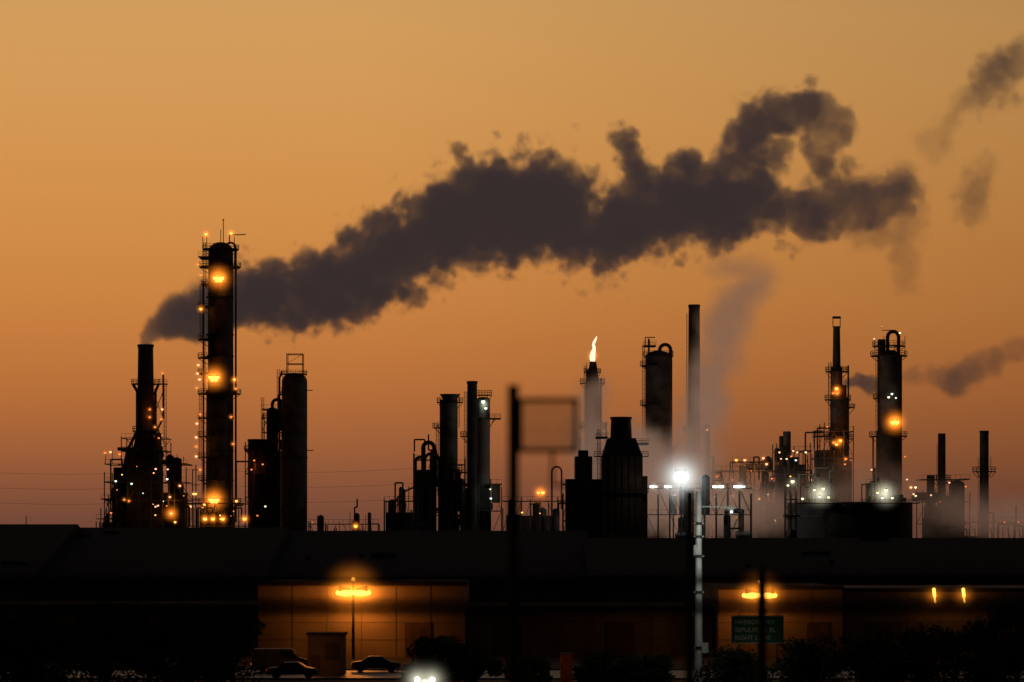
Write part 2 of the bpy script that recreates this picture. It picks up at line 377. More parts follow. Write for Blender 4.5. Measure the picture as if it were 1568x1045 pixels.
# furnace
b = Build('process_furnace', 655, 950)
b.cyl(951, 0, 641, 676, 17, 15.5, m=S_); b.cyl(951, 0, 639, 642, 17, m=D_)
def frustum(b, a0, a1, t, c0, c1, bt, y, m):
    v = [b.P(a0, -y*.6, t), b.P(a1, -y*.6, t), b.P(a1, y*.6, t), b.P(a0, y*.6, t), b.P(c0, -y, bt), b.P(c1, -y, bt), b.P(c1, y, bt), b.P(c0, y, bt)]
    b.add(v, [[0, 1, 2, 3], [4, 5, 1, 0], [5, 6, 2, 1], [6, 7, 3, 2], [7, 4, 0, 3]], m)
frustum(b, 930, 972, 672, 921, 982, 700, 7, S_); b.box(921, 982, -7, 7, 700, None, S_)
for i in range(7): b.box(920.5+i*10, 922+i*10, -7.3, -6.99, 700, 815, D_)
b.flat(908, 990, -9, -7.02, 700); b.flat(908, 990, -9, -7.02, 755); b.flat(912, 930, -5, 5, 670); b.flat(972, 992, -5, 5, 680)
b.box(880, 906, -5, 5, 700, None, S_); b.box(866, 920, -6, 6, 735, None, D_); b.box(982, 990, -5, 5, 730, None, S_); b.cyl(893, 0, 690, 700, 8, m=D_)
b.ladder(915, -9.1, 660, 760); b.frame(862, 884, -4, 4, 742, None, 2, 3, S_, 6); b.light(985, 740, -14, 120, (1, .8, .6)); b.done()

# ------------------------------------------------------------------ flood-lit gantry
b = Build('floodlight_gantry', 668, 1045)
b.frame(990, 1150, -1.5, 1.5, 748, None, 9, 4, S_, 22, 0)
for x in (998, 1003, 1020, 1025, 1094, 1099, 1104, 1126, 1132, 1137): b.box(x-3, x+3, -2.2, -1.6, 744.5, 747, W_ if x % 2 else F_)
b.bar((1042, -2, 820), (1042, -2, 722), 1.0, D_); b.box(1033, 1051, -2.2, -1.2, 719, 723, D_)
for x in (1036, 1042, 1048): b.ball(x, -2.6, 731, 5.0, F_)
b.ball(1042, -2.6, 727, 5.2, F_)
b.light(1042, 730, -4.5, 1800, (.92, 1, 1), .8); b.light(1042, 726, 6, 5200, (.95, .92, .85), .8)
b.haze(1042, 731, -3, 74, H_WB); b.haze(1132, 745, -3, 14, H_WH); b.haze(1000, 746, -3, 14, H_WH); b.haze(1022, 746, -3, 12, H_WH); b.haze(1099, 746, -3, 12, H_WH)
b.light(1100, 748, -3.4, 200, (.95, 1, .8)); b.done()
b = Build('process_unit', 715, 1140)
b.frame(1088, 1200, -6, 6, 722, None, 7, 6, C_, 36, 14, (P_, OD_, O_, Y_)); b.frame(1120, 1180, -4, 4, 708, 722, 4, 1, S_, 3)
for x, y, m in ((1124, 706, O_), (1137, 706, P_), (1165, 703, P_), (1170, 712, P_), (1186, 712, OD_), (1080, 660, P_), (1118, 760, P_)): b.lamp(x, y, -7, 2, m)
b.box(1100, 1190, -3, 5, 770, None, S_); b.light(1150, 712, -8, 200, SOD); b.light(1120, 765, -8, 300, (1, .6, .3))
b.cyl(1083, 0, 650, None, 4, m=S_); b.done()

# ------------------------------------------------------------------ right-hand towers
b = Build('vent_tower', 700, 1284)
b.cyl(1281, 0, 500, 562, 6.2, 5.2, m=S_); b.cyl(1281, 0, 485, 488, 6.5, m=D_)
for x in (1275.5, 1286.5): b.bar((x, 0, 486), (x, 0, 502), .8, D_)
b.cyl(1281, 0, 562, 620, 9, m=S_); b.cyl(1285, 0, 612, None, 13.5, m=S_); b.dome(1285, 0, 612, 13.5, 6, m=S_); b.cyl(1289, 1, 590, None, 8, m=S_)
b.deck(1281, 0, 569, 17); b.deck(1283, 0, 612, 20); b.deck(1290, 0, 624, 19, rail=5); b.deck(1285, 0, 672, 22); b.flat(1246, 1300, -4, 4, 668)
b.bar((1268, -1, 560), (1268, -1, 620), .8, D_); b.ladder(1270, -1, 555, 680); b.pipe([(1299, 0, 560), (1299, 0, 780)], 1.4, D_); b.flat(1288, 1298, -2, 2, 569)
b.frame(1244, 1303, -5, 5, 662, None, 4, 6, S_, 24, 0); b.box(1250, 1280, -3, 5, 690, None, D_); b.box(1262, 1302, -3.5, 5, 720, None, D_)
for x, y, m, r in ((1277, 597, O_, 2.6), (1278, 604, OD_, 2.6), (1272, 604, OD_, 2), (1283, 676, O_, 2.4), (1277, 682, O_, 2.0), (1273, 679, OD_, 2.5), (1263, 655, OD_, 1.5), (1291, 704, OD_, 2), (1238, 736, P_, 1.8), (1290, 712, OD_, 1.6)): b.lamp(x, y, -5.5, r, m)
b.light(1277, 600, -4.5, 260, (1, .24, .04)); b.light(1279, 679, -7, 340, (1, .24, .04)); b.light(1290, 706, -7, 120, SOD); b.haze(1278, 600, -5.5, 15, H_OR); b.haze(1280, 679, -6, 15, H_OR)
b.done()
b = Build('coker_column', 700, 1361)
b.cyl(1361, 0, 545, 660, 17.5, m=S_, seg=26); b.cyl(1360, 0, 660, None, 19, 18.5, m=S_, seg=26); b.dome(1361, 0, 545, 17.5, 9, 26, S_)
b.cyl(1350, 0, 520, 546, 6, m=S_); b.arch(1359, 1376, 0, 508, 2.8, S_, 545, 560); b.bar((1350, 0, 506), (1372, 0, 506), .8, D_)
b.deck(1361, 0, 530, 25); b.deck(1361, 0, 545, 28); b.deck(1360, 0, 668, 29); b.deck(1361, 0, 610, 24, 90, 270)
for x in (1338, 1345, 1352, 1384): b.bar((x, -2, 545), (x, -2, U(512, 525)), .6, D_)
b.ladder(1342, -1, 545, 660); b.pipe([(1380, 0, 545), (1380, 0, 780)], 1.4, D_); b.pipe([(1337, 0, 668), (1337, 0, 780)], 1.3, D_)
for x, y, m, r in ((1335, 521, P_, 1.4), (1374, 512, Y_, 1.6), (1362, 605, W_, 2), (1357, 610, Y_, 2), (1368, 611, W_, 1.5), (1346, 502, OD_, 1), (1382, 700, OD_, 1.5), (1331, 720, P_, 1.6), (1385, 735, P_, 1.6)): b.lamp(x, y, -4.6, r, m)
b.lamp(1363, 648, -5, 3.8, O_); b.lamp(1369, 648, -5, 3.8, O_); b.light(1366, 648, -5, 520, (1, .36, .05)); b.haze(1366, 648, -5.2, 30, H_OR); b.light(1362, 607, -4.6, 60, (.9, 1, .7))
b.done()
b = Build('storage_tank', 676, 1305, MATS)
b.cyl(1305, 5, 771, None, 96, m=D_, seg=64); b.cyl(1305, 5, 769.5, 771.4, 96.6, m=S_, seg=64); b.cyl(1305, 5, 790, 791, 96.5, m=S_, seg=64)
b.frame(1196, 1212, -12, -9, 738, None, 2, 6, S_, 5)
b.flat(1214, 1276, -11, -6, 771, 5); b.flat(1312, 1398, -11, -6, 771, 5)
for x0, x1 in ((1228, 1276), (1322, 1370)):
    b.frame(x0, x1, -5, 3, 742, 771, 5, 1, S_, 10)
for x, y, m, r in ((1206, 739, Y_, 3), (1199, 745, Y_, 2), (1221, 765, Y_, 2.2), (1239, 752, Y_, 2), (1247, 762, W_, 2), (1252, 750, Y_, 2.6), (1260, 763, Y_, 2), (1334, 756, Y_, 2), (1341, 764, W_, 2), (1347, 752, Y_, 2.8), (1356, 764, Y_, 2), (1384, 748, P_, 2), (1391, 748, Y_, 2), (1388, 758, P_, 1.6)): b.lamp(x, y, -12, r, m)
for x in (1250, 1347): b.light(x, 757, -9, 600, (1, .86, .5)); b.haze(x, 757, -9, 34, H_WH)
b.light(1205, 745, -13, 150, (1, .9, .6)); b.haze(1206, 740, -12, 14, H_WH); b.done()
b = Build('reformer_unit', 708, 1220)
b.frame(1186, 1240, -5, 5, 692, None, 4, 6, S_, 24, 4); b.cyl(1205, 0, 661, None, 6, m=S_); b.cyl(1196, 0, 668, None, 3, m=D_); b.cyl(1215, 1, 700, None, 8, m=D_); b.box(1190, 1232, -3, 4, 712, None, D_)
for x, y, m in ((1190, 694, P_), (1211, 692, P_), (1217, 694, P_), (1230, 694, Y_), (1201, 704, P_), (1215, 706, W_), (1208, 700, OD_)): b.lamp(x, y, -6, 1.7, m)
b.done()
b = Build('slim_smokestack', 706, 1442)
b.cyl(1442, 0, 664, None, 6.6, 5.8, m=S_); b.deck(1442, 0, 735, 13); b.ladder(1436, -.4, 680, 800); b.done()
b = Build('process_unit', 710, 1443)
b.frame(1408, 1480, -5, 5, 735, None, 5, 5, S_, 26, 3, (OD_, P_)); b.cyl(1465, 0, 742, None, 12, m=S_); b.dome(1465, 0, 742, 12, 6, m=S_); b.cyl(1425, 0, 728, None, 6, m=S_); b.box(1418, 1474, -3, 4, 775, None, D_)
b.lamp(1448, 740, -6, 1.6, P_); b.lamp(1397, 760, -6, 1.8, Y_); b.done()
b = Build('slim_smokestack', 706, 1507)
b.cyl(1507, 0, 662, None, 7.2, 6.8, m=S_); b.cyl(1507, 0, 660, 663, 7.3, m=D_); b.deck(1507, 0, 722, 18); b.ladder(1499, -.4, 700, 810); b.bar((1517, 0, 715), (1517, 0, 700), .5, D_)
b.done()
b = Build('low_pipe_rack', 712, 1530)
b.frame(1480, 1600, -4, 4, 800, None, 7, 3, S_, 14, 3, (OD_, P_)); b.done()
b = Build('low_pipe_rack', 712, 100)
b.bar((40, 0, 820), (40, 0, 790), .8, D_); b.frame(150, 170, -3, 3, 795, None, 2, 3, D_, 4); b.done()
# power line behind
b = Build('power_line', 900, 0)
for y0, y1 in ((722, 716), (745, 739), (768, 762)):
    n = 40; pts = [(-60+i*18, 0, y0+(y1-y0)*i/n+6*math.sin(math.pi*((i % 20)/20))) for i in range(n+1)]
    for i in range(n): b.bar(pts[i], pts[i+1], .2, D_, 3)
for x in (-60, 300, 660):
    b.bar((x, 0, 900), (x, 0, 712), 1, D_)
    for z in (720, 743, 766): b.bar((x-6, 0, z), (x+6, 0, z), .6, D_)
b.done()

# ------------------------------------------------------------------ warehouses
ROOF = surf('sheet_roof', (0.014, 0.013, 0.015), (0.030, 0.028, 0.030), 0.95, 0.03, spec=.05)
WALL = surf('painted_wall', (0.07, 0.055, 0.045), (0.14, 0.11, 0.09), 0.9, 0.12, spec=.1)
JOINT = surf('panel_joint', (0.035, 0.03, 0.025), (0.06, 0.05, 0.04), 0.9, 1.0, spec=.1)
DOOR = surf('roller_door', (0.04, 0.028, 0.022), (0.07, 0.045, 0.035), 0.8, 1.0, spec=.1)
WM = [ROOF, WALL, JOINT, DOOR, CONC]
def shed(name, d, a, b_, ridge, eave, depth):
    b = Build(name, d, (a+b_)/2, WM); x0, x1 = b.X(a), b.X(b_); ze = b.Z(eave)
    zr = CAMZ+(HOR-ridge)*K*(d+depth)
    b.bx(x0, x1, 0, depth*2, 0, ze, 1)
    v = [(x0-.4, -.6, ze+.02), (x1+.4, -.6, ze+.02), (x1+.4, depth, zr), (x0-.4, depth, zr), (x0-.4, 2*depth+.6, ze+.02), (x1+.4, 2*depth+.6, ze+.02)]
    b.add(v, [[0, 1, 2, 3], [3, 2, 5, 4], [0, 3, 4], [1, 5, 2]], 0)
    L = x1-x0
    n = int(L/7)
    for i in range(n):
        x = x0+L*(i+.5)/n
        b.bx(x-.05, x+.05, -.04, -.003, 0, ze-.05, 2)
        if i % 3 == 1: b.bx(x+1, x+5, -.06, -.004, 0, min(4.2, ze-.6), 3)
    for i in range(int(L/13)):     # roof vents and skylights
        x = x0+U(.03, .97)*L; t = U(.2, .97); z = ze+(zr-ze)*t
        if R() < .5: b.cone((x, depth*t, z-.3), (x, depth*t, z+U(.4, .9)), .35, .35, 10, 0)
        else: b.bx(x-U(1, 2.5), x+U(1, 2.5), depth*t-.6, depth*t+.6, z-.3, z+U(.2, .5), 4)
    b.bx(x0-.4, x1+.4, -.8, -.6, ze-.12, ze+.08, 2); b.done()
shed('warehouse', 400, -120, 48, 803, 884, 40)
shed('warehouse', 404, 50, 402, 808, 884, 40)
shed('warehouse', 408, 405, 905, 813, 884, 40)
shed('warehouse', 402, 908, 1700, 824, 882, 34)
b = Build('industrial_building', 302, 900, WM)
def nearwall(a, c, top, y0=0, y1=30):
    x0, x1 = b.X(a), b.X(c); z = b.Z(top); b.bx(x0, x1, y0, y1, 0, z, 1); b.bx(x0-.1, x1+.1, y0-.15, y0-.001, z-.3, z+.12, 0)
    n = max(1, int((x1-x0)/3.2))
    for i in range(1, n): x = x0+(x1-x0)*i/n; b.bx(x-.03, x+.03, y0-.03, y0-.002, .3, z-.32, 2)
    for zz in (1.8, 3.6, 5.2):
        if zz < z-.6: b.bx(x0, x1, y0-.02, y0-.0015, zz-.025, zz+.025, 2)
nearwall(-80, 392, 930, 5); nearwall(395, 712, 893); nearwall(716, 1095, 932, 4); nearwall(1100, 1290, 899); nearwall(1294, 1640, 903, 2)
for a, c, y in ((620, 660, 0), (760, 800, 4), (930, 975, 4), (1235, 1270, 0), (1330, 1385, 2), (1500, 1540, 2), (240, 300, 5)):
    b.bx(b.X(a), b.X(c), y-.09, y-.005, 0, 3.6, 3)
b.done()
for px in (1430, 1475):
    b = Build('wall_lamp', 302.5, px); b.box(px-1.5, px+3.5, .1, 1.45, 899, 904, D_)
    for k in range(9): b.ball(px+k*.25, 0, 903+k*2.4, 2.6 if k < 5 else 1.6, O_)
    b.light(px, 912, -1.0, 60, SOD, .2); b.haze(px, 915, -.3, 28, H_FG); b.done()

# ------------------------------------------------------------------ street lamps
def street_lamp(px, py, d, power, hz):
    b = Build('street_lamp', d, px)
    b.cyl(px, 0, py-14, None, 2.6, 1.6, 10, D_)
    b.bar((px-18, 0, py+1), (px+18, 0, py+1), .8, D_)
    for s in (-1, 1):
        x = px+s*13
        b.cone(b.P(x-s*9, 0, py), b.P(x+s*9, 0, py-1), .2, .4, 8, D_)
        for k in range(-4, 5): b.ball(x+k*2.6, -.1, py+4, 5.2-.4*abs(k), O_)
        b.light(x, py+9, 2.6, power/2, (1, .28, .03), .3)
        b.haze(px+s*14, py+5, -.5, hz*.75, H_FG)
    b.ball(px, 0, py-17, 3.0, O_); b.haze(px, py-15, -.2, 16, H_FG)
    b.haze(px, py+3, -.8, hz, H_FG)
    b.done()
street_lamp(541, 904, 297, 2600, 66)
street_lamp(1163, 908, 297, 800, 52)

# ------------------------------------------------------------------ light mast (white)
PALE = surf('galvanised_pole', (0.40, 0.42, 0.41), (0.58, 0.59, 0.56), 0.5, 1.2)
b = Build('light_mast', 245, 1070, [PALE]+MATS[1:])
b.cyl(1070, 0, 753, None, 6, 4.2, 14, S_)
b.pipe([(1070, 0, 776), (1112, 0, 776), (1120, 0, 780)], .9, S_); b.box(1114, 1124, -.3, .3, 776, 781, S_); b.ball(1120, -.1, 784, 2.4, W_)
for z in (800, 820, 850, 905, 990): b.cyl(1070, 0, z, z+4, 6.6, m=D_); b.bar((1062, -.2, z+2), (1078, -.2, z+2), .9, S_)
b.pipe([(1034, 0, 892), (1034, 0, 884), (1064, 0, 884)], .5, D_)
b.box(1062, 1066, -.5, .1, 835, 850, S_); b.box(1074, 1084, -.5, .1, 985, 1000, S_); b.box(1052, 1062, -.5, .1, 935, 943, S_)
b.light(1078, 805, -4.5, 420, (.95, 1, .9)); b.light(1078, 880, -5, 130, (.95, 1, .9)); b.done()

# ------------------------------------------------------------------ foreground sign frame, cables, poles
pm, pn, pl = new_mat('weathered_mesh_panel'); pb_ = pn['Principled BSDF']; pb_.inputs['Base Color'].default_value = (.12, .1, .1, 1); pb_.inputs['Roughness'].default_value = .9
ptc = pn.new('ShaderNodeTexCoord'); pno = pn.new('ShaderNodeTexNoise'); pno.inputs['Scale'].default_value = 4; pl.new(ptc.outputs['Object'], pno.inputs[0])
pmr = pn.new('ShaderNodeMapRange'); pl.new(pno.outputs[0], pmr.inputs[0]); pmr.inputs[3].default_value = .12; pmr.inputs[4].default_value = .28; pl.new(pmr.outputs[0], pb_.inputs['Alpha'])
b = Build('sign_pole', 34, 786, MATS+[pm])
b.cyl(786, 0, 592, None, 9.6, 9, 14, D_)
for z in (613, 690):
    b.box(794, 886, -.03, .03, z-3.5, z+3.5, D_)
for x in (797, 882): b.box(x-3.5, x+3.5, -.028, .028, 611, 692, D_)
b.box(801, 878, -.004, .004, 617, 686, 11)
b.box(843, 848, -.03, .03, 694, 745, D_); b.box(848, 884, -.03, .03, 741, 746, D_); b.cyl(786, 0, 590, 593, 9.8, m=D_)
b.done()
b = Build('overhead_cable', 34, CX)
for z, r, sag in ((886, 5.5, 4), (920, 5, 3), (933, 6, 3), (873, 1.5, 7)):
    n = 48; pts = [(-500+i*2600/n, 0, z-sag+sag*2*abs(math.sin(math.pi*i/n))) for i in range(n+1)]
    for i in range(n): b.bar(pts[i], pts[i+1], r, D_, 8)
b.done()
b = Build('utility_pole', 50, 1056); b.cyl(1056, 0, 752, None, 9, 7, 12, D_); b.bar((1046, 0, 770), (1066, 0, 770), 1.6, D_); b.done()
b = Build('utility_pole', 50, 1167); b.cyl(1167, 0, 866, None, 9, 7, 12, D_); b.bar((1160, 0, 880), (1174, 0, 880), 1.6, D_); b.done()
for px in (-505, 2105):
    b = Build('utility_pole', 34.3, px); b.cyl(px, .0, 850, None, 14, 10, 12, D_); b.bar((px-20, 0, 880), (px+20, 0, 880), 3, D_); b.done()

# ------------------------------------------------------------------ road sign
GREEN = surf('sign_green', (0.01, 0.07, 0.04), (0.015, 0.09, 0.05), 0.6, 1)
b = Build('road_sign', 285, 1161, [DARK, GREEN, LINE])
b.box(1120, 1200, -.05, .05, 943, 986, 1); b.box(1121, 1199, -.056, -.051, 943.6, 944.6, 2); b.box(1121, 1199, -.056, -.051, 984.4, 985.4, 2)
for x in (1132, 1190): b.box(x-1, x+1, .06, .2, 940, None, 0)
b.light(1161, 990, -3, 18, (1, .8, .5))
ob = b.done()
for i, t in enumerate(('HARBOR FWY', 'SEPULVEDA BL', 'RIGHT LANE')):
    cu = bpy.data.curves.new('lettering', 'FONT'); cu.body = t; cu.size = .62; cu.extrude = .004; cu.materials.append(LINE)
    to = bpy.data.objects.new('lettering_%d' % (i+1), cu); scene.collection.objects.link(to); to.parent = ob
    to.rotation_euler = (math.pi/2, 0, 0); to.location = (-2.3, -.062, b.Z(956+i*12))
b = Build('guard_hut', 262, 499, WM)
b.box(471, 527, 0, 3, 973, None, 1); b.box(468.5, 529.5, -.3, 3.3, 969.5, 972.9, 0); b.box(476, 490, -.05, -.003, 1003, None, 3); b.box(498, 520, -.04, -.003, 985, 1008, 2)
b.box(497, 521, -.08, -.041, 1009, 1010.5, 0); b.light(480, 1000, -3, 60, (1, .28, .05)); b.done()
RED = surf('red_cabinet', (0.16, 0.035, 0.02), (0.24, 0.06, 0.03), 0.6, 2)
b = Build('utility_cabinet', 236, 867, [DARK, RED]); b.box(858, 876, 0, .8, 1003, None, 1); b.box(857, 877, -.05, .85, 1001, 1003, 0); b.box(866.6, 867.4, -.02, -.002, 1006, 1040, 0)
b.light(867, 1012, -2.5, 16, SOD); b.done()

# ------------------------------------------------------------------ cars
CW = surf('car_paint_grey', (0.08, 0.08, 0.075), (0.12, 0.12, 0.11), 0.5, 1); CD = surf('car_paint_dark', (0.02, 0.02, 0.022), (0.035, 0.035, 0.04), 0.5, 1)
GL = surf('car_glass', (0.02, 0.022, 0.025), (0.03, 0.032, 0.035), 0.1, 1); TY = surf('tyre', (0.015,)*3, (0.025,)*3, .9, 3)
RL = emit('tail_lamp', (1, .08, .02), 1.0)
def car(x, y, rot, paint, kind, head=False):
    b = Build('parked_car' if kind == 'car' else 'parked_van', 1, CX, [paint, GL, TY, FLOOD, RL, DARK]); b.d = 0
    if kind == 'car':
        pr = [(-2.2, .35), (-2.2, .85), (-1.9, .95), (-1.3, 1.0), (-.7, 1.42), (.55, 1.45), (1.25, 1.0), (2.0, .88), (2.25, .7), (2.25, .35)]; gl = [(-1.15, 1.0), (-.65, 1.36), (.5, 1.38), (1.05, 1.0)]
    else:
        pr = [(-2.6, .4), (-2.6, 2.0), (-2.5, 2.15), (1.1, 2.15), (1.8, 1.35), (2.5, 1.15), (2.6, .9), (2.6, .4)]; gl = [(.1, 1.35), (.1, 1.95), (1.0, 1.95), (1.55, 1.35)]
    w = .88; n = len(pr)
    b.add([(a, -w*(1 if z < 1.05 else .86), z) for a, z in pr]+[(a, w*(1 if z < 1.05 else .86), z) for a, z in pr],
          [list(range(n)), list(range(n, 2*n))[::-1]]+[[i, i+n, (i+1) % n+n, (i+1) % n] for i in range(n)], 0)
    for sg in (-1, 1):
        k = len(gl); b.add([(a, sg*w*(1.005 if z < 1.05 else .88), z) for a, z in gl], [list(range(k))], 1)
        for wx in (-1.4, 1.45):
            b.cone((wx, sg*.7, .34), (wx, sg*.92, .34), .34, .34, 18, 2); b.cone((wx, sg*.92, .34), (wx, sg*.93, .34), .2, .18, 12, 5)
    X = pr[-1][0]
    for sg in (-1, 1):
        b.cone((X, sg*.62, .68), (X+.03, sg*.62, .68), .22, .22, 12, 3 if head else 0); b.cone((pr[0][0]-.02, sg*.7, .75), (pr[0][0], sg*.7, .75), .1, .1, 10, 4)
    b.bx(X-.02, X+.06, -.8, .8, .36, .5, 5)
    ob = b.done(); ob.location = (x, y, .006); ob.rotation_euler = (0, 0, rot); return ob
def wx(px, d): return (px-CX)*K*d
car(wx(428, 268), 268, 0.1, CW, 'van'); car(wx(448, 255), 255, 0.0, CD, 'car'); car(wx(575, 268), 268, .05, CD, 'car')
c = car(wx(655, 240), 240, -math.pi/2-.08, CD, 'car', True)
ld = bpy.data.lights.new('headlamp_light', 'POINT'); ld.energy = 160; ld.shadow_soft_size = .2; ld.color = (1, .95, .7)
lo = bpy.data.objects.new('headlamp_light', ld); scene.collection.objects.link(lo); lo.parent = c; lo.location = (2.8, 0, .7)
for i, sx_ in enumerate((-.6, .6)):
    ho = bpy.data.objects.new('headlamp_halo', halo_mesh(H_HL)); scene.collection.objects.link(ho); ho.parent = c; ho.location = (2.5, sx_, .7); ho.scale = (2.6, 2.6, 2.6)  # emissive spheres added as headlamp bloom
b = Build('illuminated_sign', 269, 425); b.box(409, 448, -.06, .06, 999, 1006, W_); b.box(408, 449, -.1, .1, 1006, 1007.5, D_)
for x in (410, 447): b.box(x-.6, x+.6, .07, .15, 998, None, D_)
b.light(428, 1010, -1.5, 50, (1, .6, .25)); b.done()

# ------------------------------------------------------------------ trees
BARK = surf('bark', (0.03, 0.022, 0.016), (0.06, 0.045, 0.035), .9, 2, spec=.1)
LEAF = surf('foliage', (0.01, 0.015, 0.008), (0.03, 0.038, 0.016), .9, 1.5, spec=.1)
def tree(px, d, top, wpx, seed, n=5200):
    random.seed(seed); b = Build('tree', d, px, [BARK, LEAF]); H = b.Z(top); W = wpx*b.S/2
    th = H*.2; b.cone((0, 0, 0), (.1, 0, th), .03*H+.08, .02*H+.05, 9, 0)
    clumps = []
    for i in range(20):
        a = U(0, 6.28); rr = U(.15, .85)*W; z = th+(H-th)*U(.0, .88); rr *= max(.35, 1-((z-th)/(H-th)-.3)**2*1.2)
        p = Vector((rr*math.cos(a), rr*math.sin(a), z)); mid = Vector((p.x*.4, p.y*.4, th+(z-th)*.45))
        b.cone((.1, 0, th-.2), mid, .014*H+.03, .05, 6, 0); b.cone(mid, p, .06, .025, 5, 0)
        clumps.append((p, U(.2, .4)*W))
    clumps.append((Vector((0, 0, H*.86)), .3*W))
    for i in range(n):
        c, r = random.choice(clumps); v = Vector((random.gauss(0, 1), random.gauss(0, 1), random.gauss(0, 1))).normalized()*r*(R()**.45)*1.1
        v.z *= .8; p = c+v; s = U(.1, .24)
        if p.z < .1: continue
        u = Vector((random.gauss(0, 1), random.gauss(0, 1), random.gauss(0, 1))).normalized(); w_ = u.orthogonal().normalized()
        b.add([tuple(p-u*s), tuple(p+w_*s*.5), tuple(p+u*s), tuple(p-w_*s*.5)], [[0, 1, 2, 3]], 1)
    b.done()
for i, t in enumerate(((-10, 226, 950, 190), (60, 230, 942, 150), (160, 226, 930, 200), (228, 238, 955, 110), (290, 228, 948, 150), (355, 232, 938, 130), (668, 247, 980, 125), (728, 246, 1000, 90), (1500, 226, 950, 170), (1556, 230, 925, 150), (1240, 240, 985, 130), (1320, 236, 985, 150), (1400, 232, 965, 160), (930, 240, 1005, 120), (1000, 240, 1010, 110), (810, 240, 1008, 80), (1130, 240, 1005, 130))):
    tree(*t, seed=20+i)
random.seed(99)

# ------------------------------------------------------------------ smoke and steam (real volumes)
def plume(name, d, groups, res, col, dens, layers, sharp, aniso=.2, seed=0.0, step=.8, pad=1.3, warp=0.0, lift=(0, 0, 0), wx0=None, puffs=()):
    S = K*d; pts = []; rad = []; dn = []; gid = []
    for g, lines in enumerate(groups):
        for line in lines:
            for i in range(len(line)-1):
                a, c = line[i], line[i+1]
                pa = Vector(((a[0]-CX)*S, d+a[4], CAMZ+(HOR-a[1])*S)); pc = Vector(((c[0]-CX)*S, d+c[4], CAMZ+(HOR-c[1])*S))
                n = max(2, int((pc-pa).length/step))
                for k in range(n):
                    t = k/n; pts.append(pa.lerp(pc, t)); rad.append((a[2]+(c[2]-a[2])*t)*S); dn.append(a[3]+(c[3]-a[3])*t); gid.append(float(g))
    me = bpy.data.meshes.new(name); me.from_pydata([tuple(p) for p in pts], [], [])
    for nm, arr in (('rad', rad), ('dn', dn), ('gid', gid)):
        at = me.attributes.new(nm, 'FLOAT', 'POINT'); at.data.foreach_set('value', arr)
    ob = bpy.data.objects.new(name, me); scene.collection.objects.link(ob)
    mn = [min(p[i]-r*pad for p, r in zip(pts, rad)) for i in range(3)]; mx = [max(p[i]+r*pad for p, r in zip(pts, rad)) for i in range(3)]
    m, n, l = new_mat(name+'_volume'); n.clear()
    pv = n.new('ShaderNodeVolumePrincipled'); pv.inputs['Color'].default_value = (*col, 1); pv.inputs['Density'].default_value = dens; pv.inputs['Anisotropy'].default_value = aniso
    o = n.new('ShaderNodeOutputMaterial')
    # emission added in place of light scattered many times inside the cloud
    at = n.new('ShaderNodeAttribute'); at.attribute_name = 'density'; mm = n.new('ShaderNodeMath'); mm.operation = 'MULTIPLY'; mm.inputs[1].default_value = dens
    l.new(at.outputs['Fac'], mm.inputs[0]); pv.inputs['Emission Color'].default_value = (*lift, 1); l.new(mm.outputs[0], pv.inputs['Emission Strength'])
    l.new(pv.outputs[0], o.inputs['Volume'])
    ng = bpy.data.node_groups.new(name+'_gn', 'GeometryNodeTree')
    ng.interface.new_socket('Geometry', in_out='INPUT', socket_type='NodeSocketGeometry'); ng.interface.new_socket('Geometry', in_out='OUTPUT', socket_type='NodeSocketGeometry')
    N = ng.nodes; L = ng.links
    gi = N.new('NodeGroupInput'); go = N.new('NodeGroupOutput'); pos = N.new('GeometryNodeInputPosition')
    def put(sock, v):
        if isinstance(v, (int, float)): sock.default_value = v
        else: L.new(v, sock)
    def math_(op, a, b=None, clamp=False, c=None):
        q = N.new('ShaderNodeMath'); q.operation = op; q.use_clamp = clamp
        for i, v in enumerate((a, b, c)):
            if v is not None: put(q.inputs[i], v)
        return q.outputs[0]
    def attr(nm):
        a = N.new('GeometryNodeInputNamedAttribute'); a.data_type = 'FLOAT'; a.inputs['Name'].default_value = nm; return a.outputs['Attribute']
    grow = None
    if wx0 is not None:      # turbulence builds up downwind of the chimney mouth
        xs_ = N.new('ShaderNodeSeparateXYZ'); L.new(pos.outputs[0], xs_.inputs[0])
        grow = math_('MULTIPLY', math_('SUBTRACT', xs_.outputs['X'], (wx0-CX)*S), 1/26.0, True)
        grow = math_('ADD', math_('MULTIPLY', grow, .8), .2)
    off = N.new('ShaderNodeVectorMath'); off.operation = 'ADD'; L.new(pos.outputs[0], off.inputs[0]); off.inputs[1].default_value = (seed, seed*1.7, seed*.3)
    def noise(sc, det, ro, dist=0.0, out=0):
        q = N.new('ShaderNodeTexNoise'); q.noise_dimensions = '3D'; L.new(off.outputs[0], q.inputs['Vector'])
        q.inputs['Scale'].default_value = sc; q.inputs['Detail'].default_value = det; q.inputs['Roughness'].default_value = ro; q.inputs['Distortion'].default_value = dist
        return q.outputs[out]
    def warped(sc, amount, use_grow=True):
        s_ = N.new('ShaderNodeVectorMath'); s_.operation = 'SUBTRACT'; L.new(noise(sc, 2, .5, 0, 1), s_.inputs[0]); s_.inputs[1].default_value = (.5, .5, .5)
        k_ = N.new('ShaderNodeVectorMath'); k_.operation = 'SCALE'; L.new(s_.outputs[0], k_.inputs[0])
        if grow is not None and use_grow: L.new(math_('MULTIPLY', grow, amount), k_.inputs['Scale'])
        else: k_.inputs['Scale'].default_value = amount
        a_ = N.new('ShaderNodeVectorMath'); a_.operation = 'ADD'; L.new(pos.outputs[0], a_.inputs[0]); L.new(k_.outputs[0], a_.inputs[1]); return a_.outputs[0]
    P = warped(.13, warp) if warp else pos.outputs[0]
    F = None; DC = None
